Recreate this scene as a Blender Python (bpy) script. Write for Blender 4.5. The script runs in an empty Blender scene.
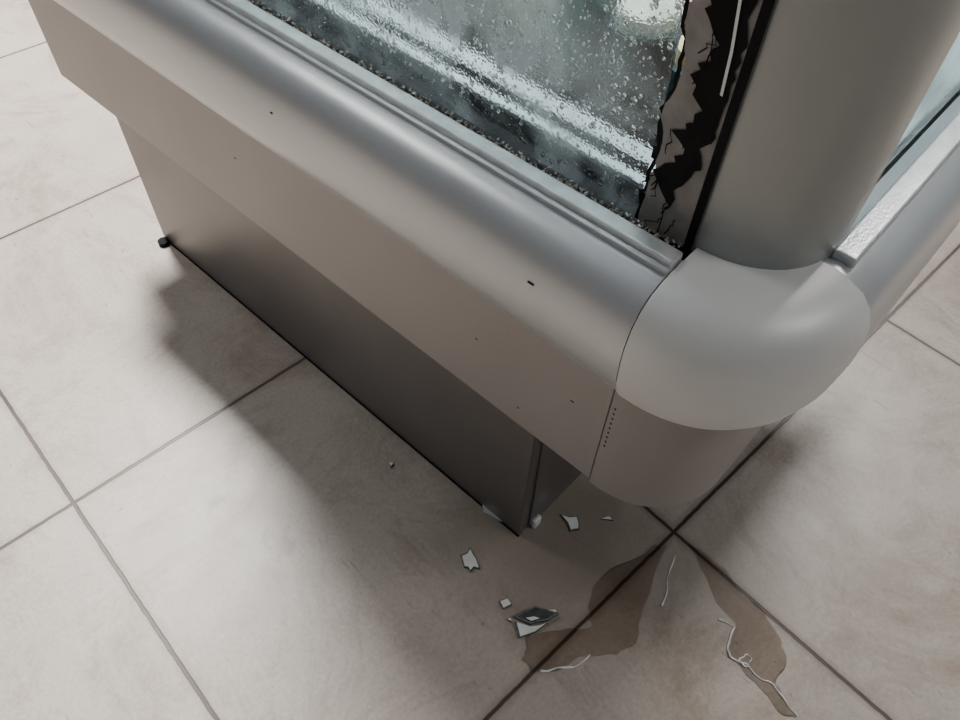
import bpy, bmesh, math, random
from mathutils import Vector, Matrix
random.seed(7)
C=bpy.context.scene.collection
def mm(s):return [tuple(int(a)/1000 for a in q.split(',')) for q in s.split()]
# ---------- helpers
def mat(name):
    m=bpy.data.materials.new(name);m.use_nodes=True
    nt=m.node_tree;b=nt.nodes['Principled BSDF'];return m,nt,b
def simple(name,col,rough=.5,metal=0,var=.08,scale=8,bump=0,bscale=200,coat=0,grime=0):
    m,nt,b=mat(name);N=nt.nodes;L=nt.links
    tc=N.new('ShaderNodeTexCoord');n=N.new('ShaderNodeTexNoise');n.inputs['Scale'].default_value=scale;n.inputs['Detail'].default_value=5
    L.new(tc.outputs['Object'],n.inputs['Vector'])
    r=N.new('ShaderNodeValToRGB');r.color_ramp.elements[0].position=.3;r.color_ramp.elements[1].position=.7
    r.color_ramp.elements[0].color=[c*(1-var) for c in col]+[1];r.color_ramp.elements[1].color=[min(1,c*(1+var)) for c in col]+[1]
    L.new(n.outputs['Fac'],r.inputs['Fac']);out=r.outputs['Color']
    if grime:
        for sc,lo,hi,cc in((24,.62,.74,.72),(70,.72,.76,.5)):
            g=N.new('ShaderNodeTexNoise');g.inputs['Scale'].default_value=sc;g.inputs['Detail'].default_value=8;g.inputs['Roughness'].default_value=.75;g.inputs['Distortion'].default_value=.8
            L.new(tc.outputs['Object'],g.inputs['Vector'])
            gr=N.new('ShaderNodeValToRGB');gr.color_ramp.elements[0].position=lo;gr.color_ramp.elements[1].position=hi
            gr.color_ramp.elements[0].color=(1,1,1,1);gr.color_ramp.elements[1].color=(cc,cc*.97,cc*.94,1);L.new(g.outputs['Fac'],gr.inputs['Fac'])
            mx=N.new('ShaderNodeMix');mx.data_type='RGBA';mx.blend_type='MULTIPLY';mx.inputs[0].default_value=grime
            L.new(out,mx.inputs[6]);L.new(gr.outputs[0],mx.inputs[7]);out=mx.outputs[2]
    L.new(out,b.inputs['Base Color'])
    b.inputs['Roughness'].default_value=rough;b.inputs['Metallic'].default_value=metal;b.inputs['Coat Weight'].default_value=coat
    if bump:
        n2=N.new('ShaderNodeTexNoise');n2.inputs['Scale'].default_value=bscale;L.new(tc.outputs['Object'],n2.inputs['Vector'])
        bp=N.new('ShaderNodeBump');bp.inputs['Strength'].default_value=bump;bp.inputs['Distance'].default_value=.001
        L.new(n2.outputs['Fac'],bp.inputs['Height']);L.new(bp.outputs['Normal'],b.inputs['Normal'])
    return m
def obj(name,verts,faces,m,parent=None,smooth=False):
    me=bpy.data.meshes.new(name);me.from_pydata(verts,[],faces);me.update()
    bm=bmesh.new();bm.from_mesh(me);bmesh.ops.recalc_face_normals(bm,faces=bm.faces);bm.to_mesh(me);bm.free()
    if smooth:
        for p in me.polygons:p.use_smooth=True
    o=bpy.data.objects.new(name,me);C.objects.link(o);me.materials.append(m)
    if parent:o.parent=parent
    return o
def box(name,x0,x1,y0,y1,z0,z1,m,parent=None,bev=0):
    v=[(x,y,z) for x in(x0,x1) for y in(y0,y1) for z in(z0,z1)]
    f=[(0,1,3,2),(4,6,7,5),(0,4,5,1),(2,3,7,6),(0,2,6,4),(1,5,7,3)]
    o=obj(name,v,f,m,parent)
    if bev:
        md=o.modifiers.new('b','BEVEL');md.width=bev;md.segments=3
    return o
def prism(name,poly,z0,z1,m,parent=None):
    n=len(poly);v=[(x,y,z0) for x,y in poly]+[(x,y,z1) for x,y in poly]
    f=[tuple(range(n))[::-1],tuple(range(n,2*n))]+[(i,(i+1)%n,n+(i+1)%n,n+i) for i in range(n)]
    return obj(name,v,f,m,parent)
def scatter(name,tmpl_v,tmpl_f,mats,m,parent,smooth):
    v=[];f=[]
    for M in mats:
        k=len(v);v.extend([tuple(M@p) for p in tmpl_v]);f.extend([tuple(k+i for i in q) for q in tmpl_f])
    me=bpy.data.meshes.new(name);me.from_pydata(v,[],f);me.update()
    if smooth:me.polygons.foreach_set('use_smooth',[True]*len(f))
    me.materials.append(m);o=bpy.data.objects.new(name,me);C.objects.link(o);o.parent=parent
    return o
# ---------- materials
silver=simple('silver_paint',(.48,.49,.50),.35,.45,.04,6,.10,900,0,.35)
cornerp=simple('corner_plastic',(.66,.665,.65),.40,.05,.05,9,.12,600,0,.3)
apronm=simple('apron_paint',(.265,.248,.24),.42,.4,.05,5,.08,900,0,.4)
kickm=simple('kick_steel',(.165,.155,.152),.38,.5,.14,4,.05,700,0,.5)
postm=simple('post_paint',(.32,.335,.325),.36,.45,.04,6,.08,900,0,.3)
foil=simple('strip_metal',(.66,.68,.68),.3,.6,.15,60,.25,350,0,.5)
black=simple('gasket_and_shadow_black',(.006,.006,.007),.6,0,.3,30)  # for black parts, and for the painted shadow gap at the post
black.node_tree.nodes['Principled BSDF'].inputs['Specular IOR Level'].default_value=.1
greyb=simple('border_film',(.25,.235,.22),.6,0,.2,60,.3,300,0,.8)
white=simple('white_plastic',(.75,.75,.73),.4)
liner=simple('liner',(.42,.47,.47),.5)
# floor
m,nt,b=mat('floor_tiles');N=nt.nodes;L=nt.links
geo=N.new('ShaderNodeNewGeometry');sep=N.new('ShaderNodeSeparateXYZ');L.new(geo.outputs['Position'],sep.inputs[0])
def math_(op,a,bv=None,c=None):
    n=N.new('ShaderNodeMath');n.operation=op
    for i,q in enumerate((a,bv,c)):
        if q is None:continue
        if isinstance(q,(int,float)):n.inputs[i].default_value=q
        else:L.new(q,n.inputs[i])
    return n.outputs[0]
def maprange(v,a,b_,c,d,smooth=False):
    n=N.new('ShaderNodeMapRange')
    for k,q in(('From Min',a),('From Max',b_),('To Min',c),('To Max',d)):n.inputs[k].default_value=q
    if smooth:n.interpolation_type='SMOOTHSTEP'
    L.new(v,n.inputs['Value']);return n.outputs[0]
T=.61
wob=N.new('ShaderNodeTexNoise');wob.inputs['Scale'].default_value=60;L.new(geo.outputs['Position'],wob.inputs['Vector'])
w=math_('MULTIPLY',math_('SUBTRACT',wob.outputs['Fac'],.5),.0022)
def gd(s,o):
    t=math_('DIVIDE',math_('SUBTRACT',math_('ADD',s,w),o),T)
    fr=math_('FRACT',math_('ADD',t,.5))
    return math_('MULTIPLY',math_('ABSOLUTE',math_('SUBTRACT',fr,.5)),T)
dist=math_('MINIMUM',gd(sep.outputs[0],.5486),gd(sep.outputs[1],.1415))
gm=maprange(dist,.0019,.0031,1,0)
def noise(s,d=6,r=.6,dis=0,sc=None):
    n=N.new('ShaderNodeTexNoise');n.inputs['Scale'].default_value=s;n.inputs['Detail'].default_value=d;n.inputs['Roughness'].default_value=r;n.inputs['Distortion'].default_value=dis
    if sc:
        mp=N.new('ShaderNodeMapping');mp.inputs['Rotation'].default_value=(0,0,sc[1]);mp.inputs['Scale'].default_value=sc[0];L.new(geo.outputs['Position'],mp.inputs[0]);L.new(mp.outputs[0],n.inputs['Vector'])
    else:L.new(geo.outputs['Position'],n.inputs['Vector'])
    return n.outputs['Fac']
def ramp(f,*st):
    r=N.new('ShaderNodeValToRGB');e=r.color_ramp.elements
    e[0].position,e[0].color=st[0][0],tuple(st[0][1])+(1,);e[1].position,e[1].color=st[-1][0],tuple(st[-1][1])+(1,)
    for p,c in st[1:-1]:
        k=e.new(p);k.color=tuple(c)+(1,)
    L.new(f,r.inputs[0]);return r.outputs[0]
def mix(f,a,c,bt='MIX'):
    n=N.new('ShaderNodeMix');n.data_type='RGBA';n.blend_type=bt
    if isinstance(f,(int,float)):n.inputs[0].default_value=f
    else:L.new(f,n.inputs[0])
    for i,q in((6,a),(7,c)):
        if isinstance(q,tuple):n.inputs[i].default_value=q+(1,)
        else:L.new(q,n.inputs[i])
    return n.outputs[2]
base=ramp(noise(7,8,.65),(.3,(.43,.375,.325)),(.7,(.51,.452,.395)))
fine=ramp(noise(170,4,.7),(.3,(.78,.78,.78)),(.7,(1,1,1)))
base=mix(1.0,base,fine,'MULTIPLY')
dirt=ramp(noise(4,12,.8,1.0),(.48,(1,1,1)),(.68,(.66,.60,.54)))
base=mix(1.0,base,dirt,'MULTIPLY')
streak=ramp(noise(2.5,9,.75,.6,((5,1.8,1),.7)),(.56,(1,1,1)),(.72,(.72,.67,.62)))
base=mix(1.0,base,streak,'MULTIPLY')
scr=ramp(noise(5,3,.5,1.5,((30,1.2,1),-.5)),(.70,(1,1,1)),(.74,(.66,.62,.58)))
base=mix(.8,base,scr,'MULTIPLY')
speck=ramp(noise(45,3,.6),(.69,(1,1,1)),(.75,(.5,.45,.4)))
base=mix(.8,base,speck,'MULTIPLY')
def blob(cx,cy,r0,r1,amt,nz=.12,ns=9,sy=1):
    dx=math_('SUBTRACT',sep.outputs[0],cx);dy=math_('MULTIPLY',math_('SUBTRACT',sep.outputs[1],cy),sy)
    dd=math_('SQRT',math_('ADD',math_('MULTIPLY',dx,dx),math_('MULTIPLY',dy,dy)))
    dd=math_('ADD',dd,math_('MULTIPLY',math_('SUBTRACT',noise(ns,6,.7),.5),nz))
    return maprange(dd,r0,r1,amt,0,True)
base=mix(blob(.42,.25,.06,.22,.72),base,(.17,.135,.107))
base=mix(blob(.091,.621,.003,.020,.65,.06,50,1.6),base,(.16,.13,.11))
base=mix(blob(.121,.500,.006,.026,.65,.07,50,.7),base,(.16,.13,.11))
base=mix(blob(.56,.05,.03,.16,.4),base,(.24,.20,.165))
gcol=ramp(noise(4),(.35,(.050,.034,.025)),(.65,(.09,.066,.051)))
gcol=mix(blob(.55,.14,.12,.4,.85),gcol,(.026,.014,.009))
halo=maprange(dist,.002,.012,.35,0)
base=mix(halo,base,(.2,.155,.12))
base=mix(math_('MULTIPLY',halo,blob(.55,.14,.2,.5,1)),base,(.13,.09,.065))
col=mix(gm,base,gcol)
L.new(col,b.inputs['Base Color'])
ro=ramp(noise(15,6),(.3,(.33,)*3),(.7,(.40,)*3))
L.new(ro,b.inputs['Roughness'])
h=math_('SUBTRACT',math_('MULTIPLY',noise(60,4),.12),gm)
bp=N.new('ShaderNodeBump');bp.inputs['Strength'].default_value=.5;bp.inputs['Distance'].default_value=.002;L.new(h,bp.inputs['Height']);L.new(bp.outputs[0],b.inputs['Normal'])
floor=box('floor',-3,5,-3,6,-.05,0,m)
# ---------- fridge
root=bpy.data.objects.new('display_refrigerator',None);C.objects.link(root)
root.location=(.381,.2857,0);root.rotation_euler=(0,0,math.atan2(.0813,.9967))
CB=.055;AY=-.107;K=1.0;YE=.93;XE=.85
prof=[(-.006,.618),(-.016,.623),(-.028,.6245),(-.040,.622),(-.051,.617),(-.060,.608),(-.0665,.594),(-.0695,.576),(-.0695,.556),(-.067,.534),(-.062,.518),(-.055,.506),(-.045,.499),(-.030,.497)]
def sweep(name,prof,stations,m,smooth=True):
    v=[];f=[];n=len(prof)
    for s in stations:
        for x,z in prof:
            X,Y=s(CB-x);v.append((X,Y,z))
    for i in range(len(stations)-1):
        for j in range(n-1):
            f.append((i*n+j,(i+1)*n+j,(i+1)*n+j+1,i*n+j+1))
    f.append(tuple(range(n)));f.append(tuple(range((len(stations)-1)*n,len(stations)*n)))
    o=obj(name,v,f,m,root,smooth)
    md=o.modifiers.new('e','EDGE_SPLIT');md.split_angle=math.radians(40)
    return o
def arc(t0,t1,n,ay=AY,e=.92):
    out=[]
    for i in range(n+1):
        t=t0+(t1-t0)*i/n
        c=max(0,math.cos(t))**e;s_=max(0,math.sin(t))**e
        out.append(lambda r,c=c,s_=s_:(CB-r*c,ay-K*r*s_))
    return out
H=math.pi/2
closed=prof+[(.02,.497),(.02,.618)]
sweep('bumper_front',closed,[lambda r:(CB-r,YE),lambda r:(CB-r,AY+.0012)],silver)
sweep('bumper_side',closed,[lambda r:(CB+.0012,AY-K*r),lambda r:(XE,AY-K*r)],silver)
cp=[(x-.0008 if z<.62 else x,(z-.002 if z<.55 else z+.0008)) for x,z in prof]
cp=[(CB-.001,.6262),(.03,.6262),(.008,.626),(-.010,.6258)]+cp[2:]+[(CB-.001,.495)]
sweep('bumper_corner',cp,arc(0,H,30),cornerp)
ap=[(-.040,.52),(-.040,.333),(-.037,.333),(-.037,.52)]
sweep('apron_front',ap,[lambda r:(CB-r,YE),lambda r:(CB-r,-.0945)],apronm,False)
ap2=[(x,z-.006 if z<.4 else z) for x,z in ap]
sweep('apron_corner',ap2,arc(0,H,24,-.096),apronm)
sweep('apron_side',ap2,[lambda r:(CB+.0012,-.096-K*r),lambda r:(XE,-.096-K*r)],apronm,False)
box('apron_end',-.037,XE,YE-.003,YE,.333,.52,apronm,root)
# kick base
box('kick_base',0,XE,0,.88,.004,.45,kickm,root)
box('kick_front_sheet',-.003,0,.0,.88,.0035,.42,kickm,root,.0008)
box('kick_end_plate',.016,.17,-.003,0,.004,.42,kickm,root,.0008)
box('leveling_foot',.02,.035,-.010,-.002,.0,.022,white,root,.003)
prism('corner_foot_far',[(-.012+.010*math.cos(t*math.tau/16),.868+.010*math.sin(t*math.tau/16)) for t in range(16)],0,.009,black,root)
prism('bent_kick_tab',[(-.010,.060),(-.003,.070),(-.003,.030),(-.006,.040)],.001,.005,foil,root)
box('kick_toe_gap',-.0045,.0,.0,.88,.0,.0035,black,root)
box('body_underside',-.035,XE,-.09,YE-.003,.43,.49,black,root)
box('gutter',-.015,.30,-.10,YE,.55,.619,black,root)
box('trim_strip_front',-.029,-.0135,-.1055,YE,.622,.6325,foil,root,.002)
box('trim_strip_front_lip',-.0345,-.029,-.1055,YE,.622,.6275,silver,root,.001)
box('trim_strip_side',.066,XE,-.198,-.180,.620,.631,foil,root,.002)
for i in range(9):
    box('perforation_%d'%i,-.0405,-.0399,-.1015,-.1000,.40+.0075*i,.4015+.0075*i,black,root)
# little nicks in the paint
for i,(y,z,l) in enumerate(((-.02,.578,.006),(.06,.42,.003),(.0,.36,.003),(.3,.577,.003),(.45,.43,.004),(-.06,.43,.004))):
    x=-.0699 if z>.5 else -.0403
    box('paint_nick_%d'%i,x,x+.001,y,y+l,z,z+.0012,black,root)
# post
pp=[(.004,-.088)]
for i in range(25):
    t=H*i/24;pp.append((.078-.074*math.cos(t)**.9,-.102-.079*math.sin(t)**.9))
pp+=[(.088,-.181),(.088,-.10)]
o=prism('corner_post',pp,.62,1.30,postm,root)
for p in o.data.polygons:p.use_smooth=True
md=o.modifiers.new('e','EDGE_SPLIT');md.split_angle=math.radians(35)
box('post_side_flange',.088,.100,-.176,-.10,.62,1.30,silver,root,.001)
# cabinet interior
box('deck',.012,XE,-.16,YE,.56,.600,liner,root)
box('back_panel',XE-.02,XE,-.17,YE,.50,1.30,liner,root)
box('far_panel',0,XE,YE-.02,YE,.50,1.30,liner,root)
box('canopy',-.005,XE,-.17,YE,1.30,1.36,silver,root,.01)
box('price_rail_1',.020,.024,-.05,YE-.03,.60,.632,black,root)
box('price_rail_2',.026,.036,-.05,YE-.03,.60,.628,liner,root)
box('price_rail_3',.038,.042,-.05,YE-.03,.60,.634,black,root)
box('price_rail_4',.046,.062,-.05,YE-.03,.60,.630,liner,root)
box('price_rail_5',.064,.069,-.05,YE-.03,.60,.640,black,root)
cols=[(.42,.50,.30),(.60,.50,.25),(.52,.24,.26),(.10,.20,.19),(.03,.06,.07),(.62,.60,.50),(.20,.38,.45),(.60,.36,.34),(.02,.04,.04)]
pm=[simple('pack_%d'%i,c,.4,0,.5,25) for i,c in enumerate(cols)]
rng=random.Random(11)
y=-.05;i=0
first=[4,8,3,0,8,6,1,7,4,0,3,8,7,6]
while y<.85:
    wd=rng.uniform(.05,.085)
    for j,x in enumerate((.09,.18,.29)):
        hh=rng.uniform(.03,.12)+j*.04
        k=first[(i*5+j)%14]
        r_=wd*.46
        prism('jar_%d'%i,[(x+.04+r_*math.cos(t*math.tau/20),y+wd/2+r_*math.sin(t*math.tau/20)) for t in range(20)],.600,.600+hh,pm[k],root)
        prism('jar_lid_%d'%i,[(x+.04+r_*.8*math.cos(t*math.tau/20),y+wd/2+r_*.8*math.sin(t*math.tau/20)) for t in range(20)],.600+hh,.612+hh,pm[(k+6)%9],root);i+=1
    y+=wd
# fogged glass
m,nt,b=mat('fogged_glass');N=nt.nodes;L=nt.links
out=N['Material Output'];N.remove(b)
tc=N.new('ShaderNodeTexCoord')
ng=N.new('ShaderNodeTexNoise');ng.inputs['Scale'].default_value=13;ng.inputs['Detail'].default_value=7;ng.inputs['Distortion'].default_value=.8;L.new(tc.outputs['Object'],ng.inputs['Vector'])
vo=N.new('ShaderNodeTexVoronoi');vo.inputs['Scale'].default_value=420;L.new(tc.outputs['Object'],vo.inputs['Vector'])
bp=N.new('ShaderNodeBump');bp.inputs['Strength'].default_value=.5;bp.inputs['Distance'].default_value=.001;bp.invert=True;L.new(vo.outputs['Distance'],bp.inputs['Height'])
rf=N.new('ShaderNodeBsdfRefraction');rf.inputs['Roughness'].default_value=.08;rf.inputs['IOR'].default_value=1.08;rf.inputs['Color'].default_value=(.95,1,.99,1);L.new(bp.outputs[0],rf.inputs['Normal'])
df=N.new('ShaderNodeBsdfDiffuse');df.inputs['Color'].default_value=(.5,.55,.53,1)
tl=N.new('ShaderNodeBsdfTranslucent');tl.inputs['Color'].default_value=(.75,.82,.81,1)
gl=N.new('ShaderNodeBsdfGlossy');gl.inputs['Roughness'].default_value=.12;L.new(bp.outputs[0],gl.inputs['Normal'])
a=N.new('ShaderNodeMixShader');a.inputs[0].default_value=.8;L.new(df.outputs[0],a.inputs[1]);L.new(tl.outputs[0],a.inputs[2])
r=N.new('ShaderNodeMapRange');r.inputs['From Min'].default_value=.40;r.inputs['From Max'].default_value=.62;r.inputs['To Min'].default_value=.02;r.inputs['To Max'].default_value=.34;L.new(ng.outputs['Fac'],r.inputs['Value'])
c=N.new('ShaderNodeMixShader');L.new(r.outputs[0],c.inputs[0]);L.new(rf.outputs[0],c.inputs[1]);L.new(a.outputs[0],c.inputs[2])
d=N.new('ShaderNodeMixShader');d.inputs[0].default_value=.06;L.new(c.outputs[0],d.inputs[1]);L.new(gl.outputs[0],d.inputs[2]);L.new(d.outputs[0],out.inputs['Surface'])
fog=m
def quadx(name,x,y0,y1,z0,z1,m):return obj(name,[(x,y0,z0),(x,y1,z0),(x,y1,z1),(x,y0,z1)],[(0,1,2,3)],m,root)
quadx('glass_pane_front',.004,-.054,YE-.02,.622,1.30,fog)
obj('glass_pane_side',[(.100,-.165,.622),(XE,-.165,.622),(XE,-.165,1.3),(.100,-.165,1.3)],[(0,1,2,3)],fog,root)
m,nt,b=mat('water');b.inputs['Base Color'].default_value=(.97,1,1,1);b.inputs['Roughness'].default_value=.02;b.inputs['Transmission Weight'].default_value=1;b.inputs['IOR'].default_value=1.33
water=m
bm=bmesh.new();bmesh.ops.create_icosphere(bm,subdivisions=1,radius=1);bm.verts.ensure_lookup_table()
tv=[v.co.copy() for v in bm.verts];tf=[tuple(v.index for v in f.verts) for f in bm.faces];bm.free()
Ms=[]
for k in range(7000):
    s=random.choice((.0005,.0005,.0006,.0008,.0008,.001,.0014,.0022))*random.uniform(.7,1.2)
    Ms.append(Matrix.Translation((.0035,random.uniform(-.052,.50),random.uniform(.626,.82)))@Matrix.Diagonal((.5*s,s*random.uniform(.8,1.1),s*random.uniform(.8,1.4),1)))
scatter('condensation_droplets',tv,tf,Ms,water,root,True)
# broken border film with torn opening
rj=random.Random(3)
def jag(pts,amp,n,r=rj):
    out=[]
    for i in range(len(pts)-1):
        a_,b_=pts[i],pts[i+1]
        for j in range(n):
            t=j/n;out.append((a_[0]+(b_[0]-a_[0])*t+(r.uniform(-amp,amp)),a_[1]+(b_[1]-a_[1])*t+(r.uniform(-amp,amp))))
    out.append(pts[-1]);return out
edge=mm('-55,787 -55,769 -63,753 -60,731 -54,714 -60,698 -60,677 -58,660 -57,636 -57,620')
edge=[(-.056,1.30),(-.054,.9)]+jag(edge,.0015,3)
obj('glass_border_film',[(.0028,y,z) for y,z in edge+[(-.1,.620),(-.1,1.30)]],[tuple(range(len(edge)+2))],greyb,root)
def interp(tab,z):
    for (a0,z0),(a1,z1) in zip(tab,tab[1:]):
        if z0>=z>=z1:return a0+(a1-a0)*(z0-z)/(z0-z1)
    return tab[-1][0]
Lf=mm('-64,830 -67,792 -68,780 -79,773 -77,760 -69,748 -72,735 -81,728 -75,713 -64,702 -79,697 -74,687 -62,673 -61,662 -74,655 -76,642')
Rt=mm('-92,830 -94,798 -95,771 -96,742 -95,725 -94,710 -87,700 -92,690 -85,672 -78,660 -82,654 -77,642')
left=[];right=[];z=.828;s=1
while z>.644:
    left.append((interp(Lf,z)+s*rj.uniform(.0004,.0034),z));right.append((interp(Rt,z)-s*rj.uniform(-.001,.0022),z+rj.uniform(-.001,.001)))
    z-=rj.uniform(.003,.0075);s=-s
vs=[(.0018,y,z) for y,z in left]+[(.0018,y,z) for y,z in right];n=len(left)
obj('glass_break_gap',vs,[(i,i+1,n+i+1,n+i) for i in range(n-1)],black,root)
e2=jag(mm('-52,800 -54,770 -57,750 -57,731 -52,714 -56,698 -56,677 -54,660 -53,636 -53,622'),.002,3)
obj('glass_break_edge',[(.0032,y,z) for y,z in e2+[(q[0]-.003,q[1]) for q in reversed(e2)]],[(i,i+1,2*len(e2)-2-i,2*len(e2)-1-i) for i in range(len(e2)-1)],black,root)
quadx('post_shadow_gap',.0012,-.104,-.0975,.62,1.30,black)  # flat black strip paints in the shadow gap beside the post
def crack(name,pts,wd,m,x=.0015):
    v=[];f=[]
    for i,(y,z) in enumerate(pts):
        v+=[(x,y-wd/2,z),(x,y+wd/2,z+.0004)]
        if i:f.append((2*i-2,2*i-1,2*i+1,2*i))
    return obj(name,v,f,m,root)
for k in range(20):
    z=random.uniform(.635,.79);y=interp(Lf,z) if k%2 else random.uniform(-.092,-.062);pts=[];dr=random.uniform(-.3,.9)
    for j in range(6):
        pts.append((y,z));y+=random.uniform(-.003,.005)*dr*1.5;z-=random.uniform(.001,.006)
    crack('crack_%d'%k,pts,.0009,black)
crack('white_seal',[(-.083,.83),(-.085,.798),(-.089,.770),(-.091,.742)],.002,white,.001)
cv=[Vector((x,y,z)) for x in(-.5,.5) for y in(-.5,.5) for z in(-.5,.5)];cf=[(0,1,3,2),(4,6,7,5),(0,4,5,1),(2,3,7,6),(0,2,6,4),(1,5,7,3)]
Ms=[]
for k in range(1800):
    s=random.uniform(.001,.0034)
    Ms.append(Matrix.Translation((random.uniform(-.012,.003),random.uniform(-.095,.9),.620+random.uniform(0,.003)))@Matrix.Rotation(random.uniform(0,6),4,(random.random(),random.random(),random.random()+.1))@Matrix.Diagonal((s,s*.7,s*.4,1)))
scatter('glass_crumbs',cv,cf,Ms,simple('crumb',(.32,.29,.25),.15,0,.8,400),root,False)
# ---------- spill (floor metres)
pud,nt,b=mat('puddle_water');N=nt.nodes;L=nt.links;N.remove(b)
tr=N.new('ShaderNodeBsdfTransparent');tr.inputs[0].default_value=(.86,.83,.80,1)
gl=N.new('ShaderNodeBsdfGlossy');gl.inputs['Roughness'].default_value=.05
fr=N.new('ShaderNodeFresnel');fr.inputs[0].default_value=1.45
mx=N.new('ShaderNodeMixShader');L.new(fr.outputs[0],mx.inputs[0]);L.new(tr.outputs[0],mx.inputs[1]);L.new(gl.outputs[0],mx.inputs[2]);L.new(mx.outputs[0],N['Material Output'].inputs[0])
def smoothpoly(pts,it=2):
    for _ in range(it):
        q=[]
        for i in range(len(pts)):
            a=pts[i];b_=pts[(i+1)%len(pts)]
            q+=[(a[0]*.75+b_[0]*.25,a[1]*.75+b_[1]*.25),(a[0]*.25+b_[0]*.75,a[1]*.25+b_[1]*.75)]
        pts=q
    return pts
pL=mm('523,131 478,118 440,105 409,88 381,78 348,87 324,109 291,122 264,140 260,163 283,179 328,157 355,125 380,151 414,167 469,156 513,146')
pR=mm('548,115 560,82 554,50 547,17 545,-12 533,-51 513,-71 479,-78 469,-102 465,-122 455,-99 460,-69 460,-39 463,-14 503,2 508,37 529,66')
rp=random.Random(5)
vv=[];ff=[]
for k in(pL,pR):
    q=smoothpoly(jag(k+[k[0]],.004,3,rp)[:-1],2);s=len(vv);n=len(q);cx=sum(p[0] for p in q)/n;cy=sum(p[1] for p in q)/n
    vv+=[(x,y,.0002) for x,y in q]+[(x+(cx-x)*.03,y+(cy-y)*.03,.0010) for x,y in q];ff.append(tuple(range(s+n,s+2*n)))
    for i in range(n):ff.append((s+i,s+(i+1)%n,s+n+(i+1)%n,s+n+i))
obj('water_puddle',vv,ff,pud)
cu=bpy.data.curves.new('water_trickle_glints','CURVE');cu.dimensions='3D';cu.bevel_depth=.0011;cu.bevel_resolution=3  # thin trickles drawn along the glint lines of the water
for k in('522,118 486,105 472,91 450,85','492,22 501,1 473,-5 463,-18 471,-36 468,-57 477,-75 471,-95 467,-116','268,135 289,123 305,109 331,107','468,-27 482,-30 482,-39 468,-40 468,-27'):
    q=jag(mm(k),.0015,3,rp);sp=cu.splines.new('NURBS');sp.points.add(len(q)-1);sp.use_endpoint_u=True;sp.order_u=3
    for i,(x,y) in enumerate(q):sp.points[i].co=(x,y,.0008,1);sp.points[i].radius=rp.uniform(.1,1.9)
o=bpy.data.objects.new('water_trickle_glints',cu);C.objects.link(o)
wb,nt,b=mat('bead_glint_white');b.inputs['Base Color'].default_value=(.95,.95,.93,1);b.inputs['Roughness'].default_value=.15;b.inputs['Transmission Weight'].default_value=.2;b.inputs['IOR'].default_value=1.6  # whitish, mostly opaque: the water's glints are put into the bead colour
cu.materials.append(wb)
# ---------- shards
shw=simple('shard_pale',(.78,.80,.78),.15,.1,.1,60)
shd=simple('shard_dark',(.08,.09,.085),.08,.3,.5,60)
she=simple('shard_edge',(.15,.17,.16),.1,.2,.5,200)
vv=[];ff=[];mi=[]
def shard(s,dark,tilt=0,h=.004,inset=.84):
    q=mm(s);n=len(q);k=len(vv);cx=sum(p[0] for p in q)/n;cy=sum(p[1] for p in q)/n
    zz=lambda x,y:h+tilt*(x-cx)
    vv.extend([(x,y,.0003) for x,y in q]);vv.extend([(x,y,zz(x,y)) for x,y in q])
    ff.append(tuple(range(k,k+n)));mi.append(2)
    for i in range(n):ff.append((k+i,k+(i+1)%n,k+n+(i+1)%n,k+n+i));mi.append(1)
    vv.extend([(cx+(x-cx)*inset,cy+(y-cy)*inset,zz(x,y)+.0002) for x,y in q])
    for i in range(n):ff.append((k+n+i,k+n+(i+1)%n,k+2*n+(i+1)%n,k+2*n+i));mi.append(2)
    ff.append(tuple(range(k+2*n,k+3*n)));mi.append(1 if dark else 0)
shard('297,319 307,316 315,319 312,308 310,299 304,286 299,293 291,292 293,298 289,303',0,.05)
shard('291,208 310,202 322,198 338,170 322,173 312,180 301,186',1,.08,.007)
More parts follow.
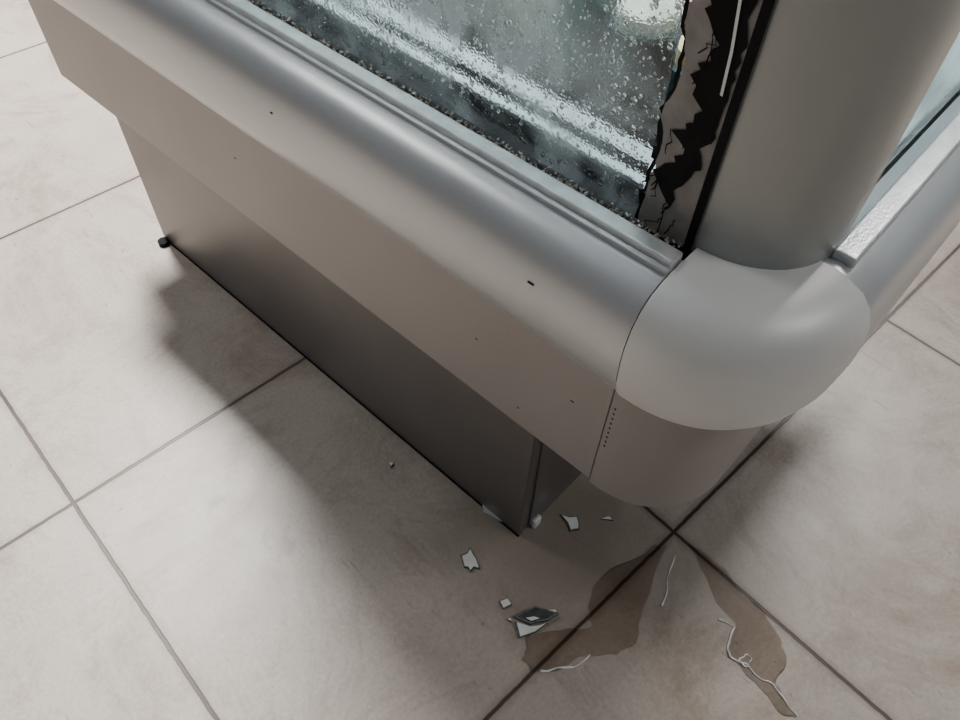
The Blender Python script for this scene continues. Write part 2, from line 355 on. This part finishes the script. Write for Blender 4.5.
shard('288,203 299,184 310,176 320,171 299,174 277,184',0,.05)
shard('300,196 311,189 315,181 303,187',0,.05,.009)
shard('446,269 452,258 462,250 456,240 449,234 438,241 444,252',0,.05);shard('292,236 304,231 302,221 289,225',0);shard('484,225 497,219 496,211',0);shard('316,502 321,495 313,493',0)
shard('330,186 341,176 336,170',0,.05);shard('283,212 288,209 285,205',0)
o=obj('broken_glass_shards',vv,ff,shw);o.data.materials.append(shd);o.data.materials.append(she)
for p,i in zip(o.data.polygons,mi):p.material_index=i
# ---------- lights
def area(name,loc,sx,sy,e,col=(1,1,1),tgt=None,parent=None):
    l=bpy.data.lights.new(name,'AREA');l.shape='RECTANGLE';l.size=sx;l.size_y=sy;l.energy=e;l.color=col
    o=bpy.data.objects.new(name,l);C.objects.link(o);o.location=loc
    if tgt:o.rotation_euler=(Vector(tgt)-Vector(loc)).to_track_quat('-Z','Y').to_euler()
    if parent:o.parent=parent
    return o
area('corner_fill_light',(.64,2.2,2.9),.35,.6,330,(1,.968,.935))
area('corner_fill_light',(-.25,2.3,2.9),.5,.8,26,(1,.97,.94))
area('corner_fill_light',(3.0,.5,2.9),.8,.6,120,(1,.955,.915))
area('corner_fill_light',(1.5,-1.6,2.9),.8,.6,30,(1,.97,.94))  # unseen fill added to brighten the bumper corner and apron
area('interior_lamp',(.18,.4,1.27),.1,1.0,15,(.82,.94,1),None,root)
w=bpy.data.worlds.new('world');bpy.context.scene.world=w;w.use_nodes=True
w.node_tree.nodes['Background'].inputs[0].default_value=(.86,.91,.97,1);w.node_tree.nodes['Background'].inputs[1].default_value=.15
# ---------- camera
cd=bpy.data.cameras.new('camera');cam=bpy.data.objects.new('camera',cd);C.objects.link(cam)
cd.sensor_width=36;cd.lens=36*758/960;cd.clip_start=.01
R=Matrix(((.7332,.5223,-.4355),(-.6797,.5892,-.4370),(.0284,.6164,.7870)))
cam.matrix_world=Matrix.Translation((0,0,1.0))@R.to_4x4()
bpy.context.scene.camera=cam
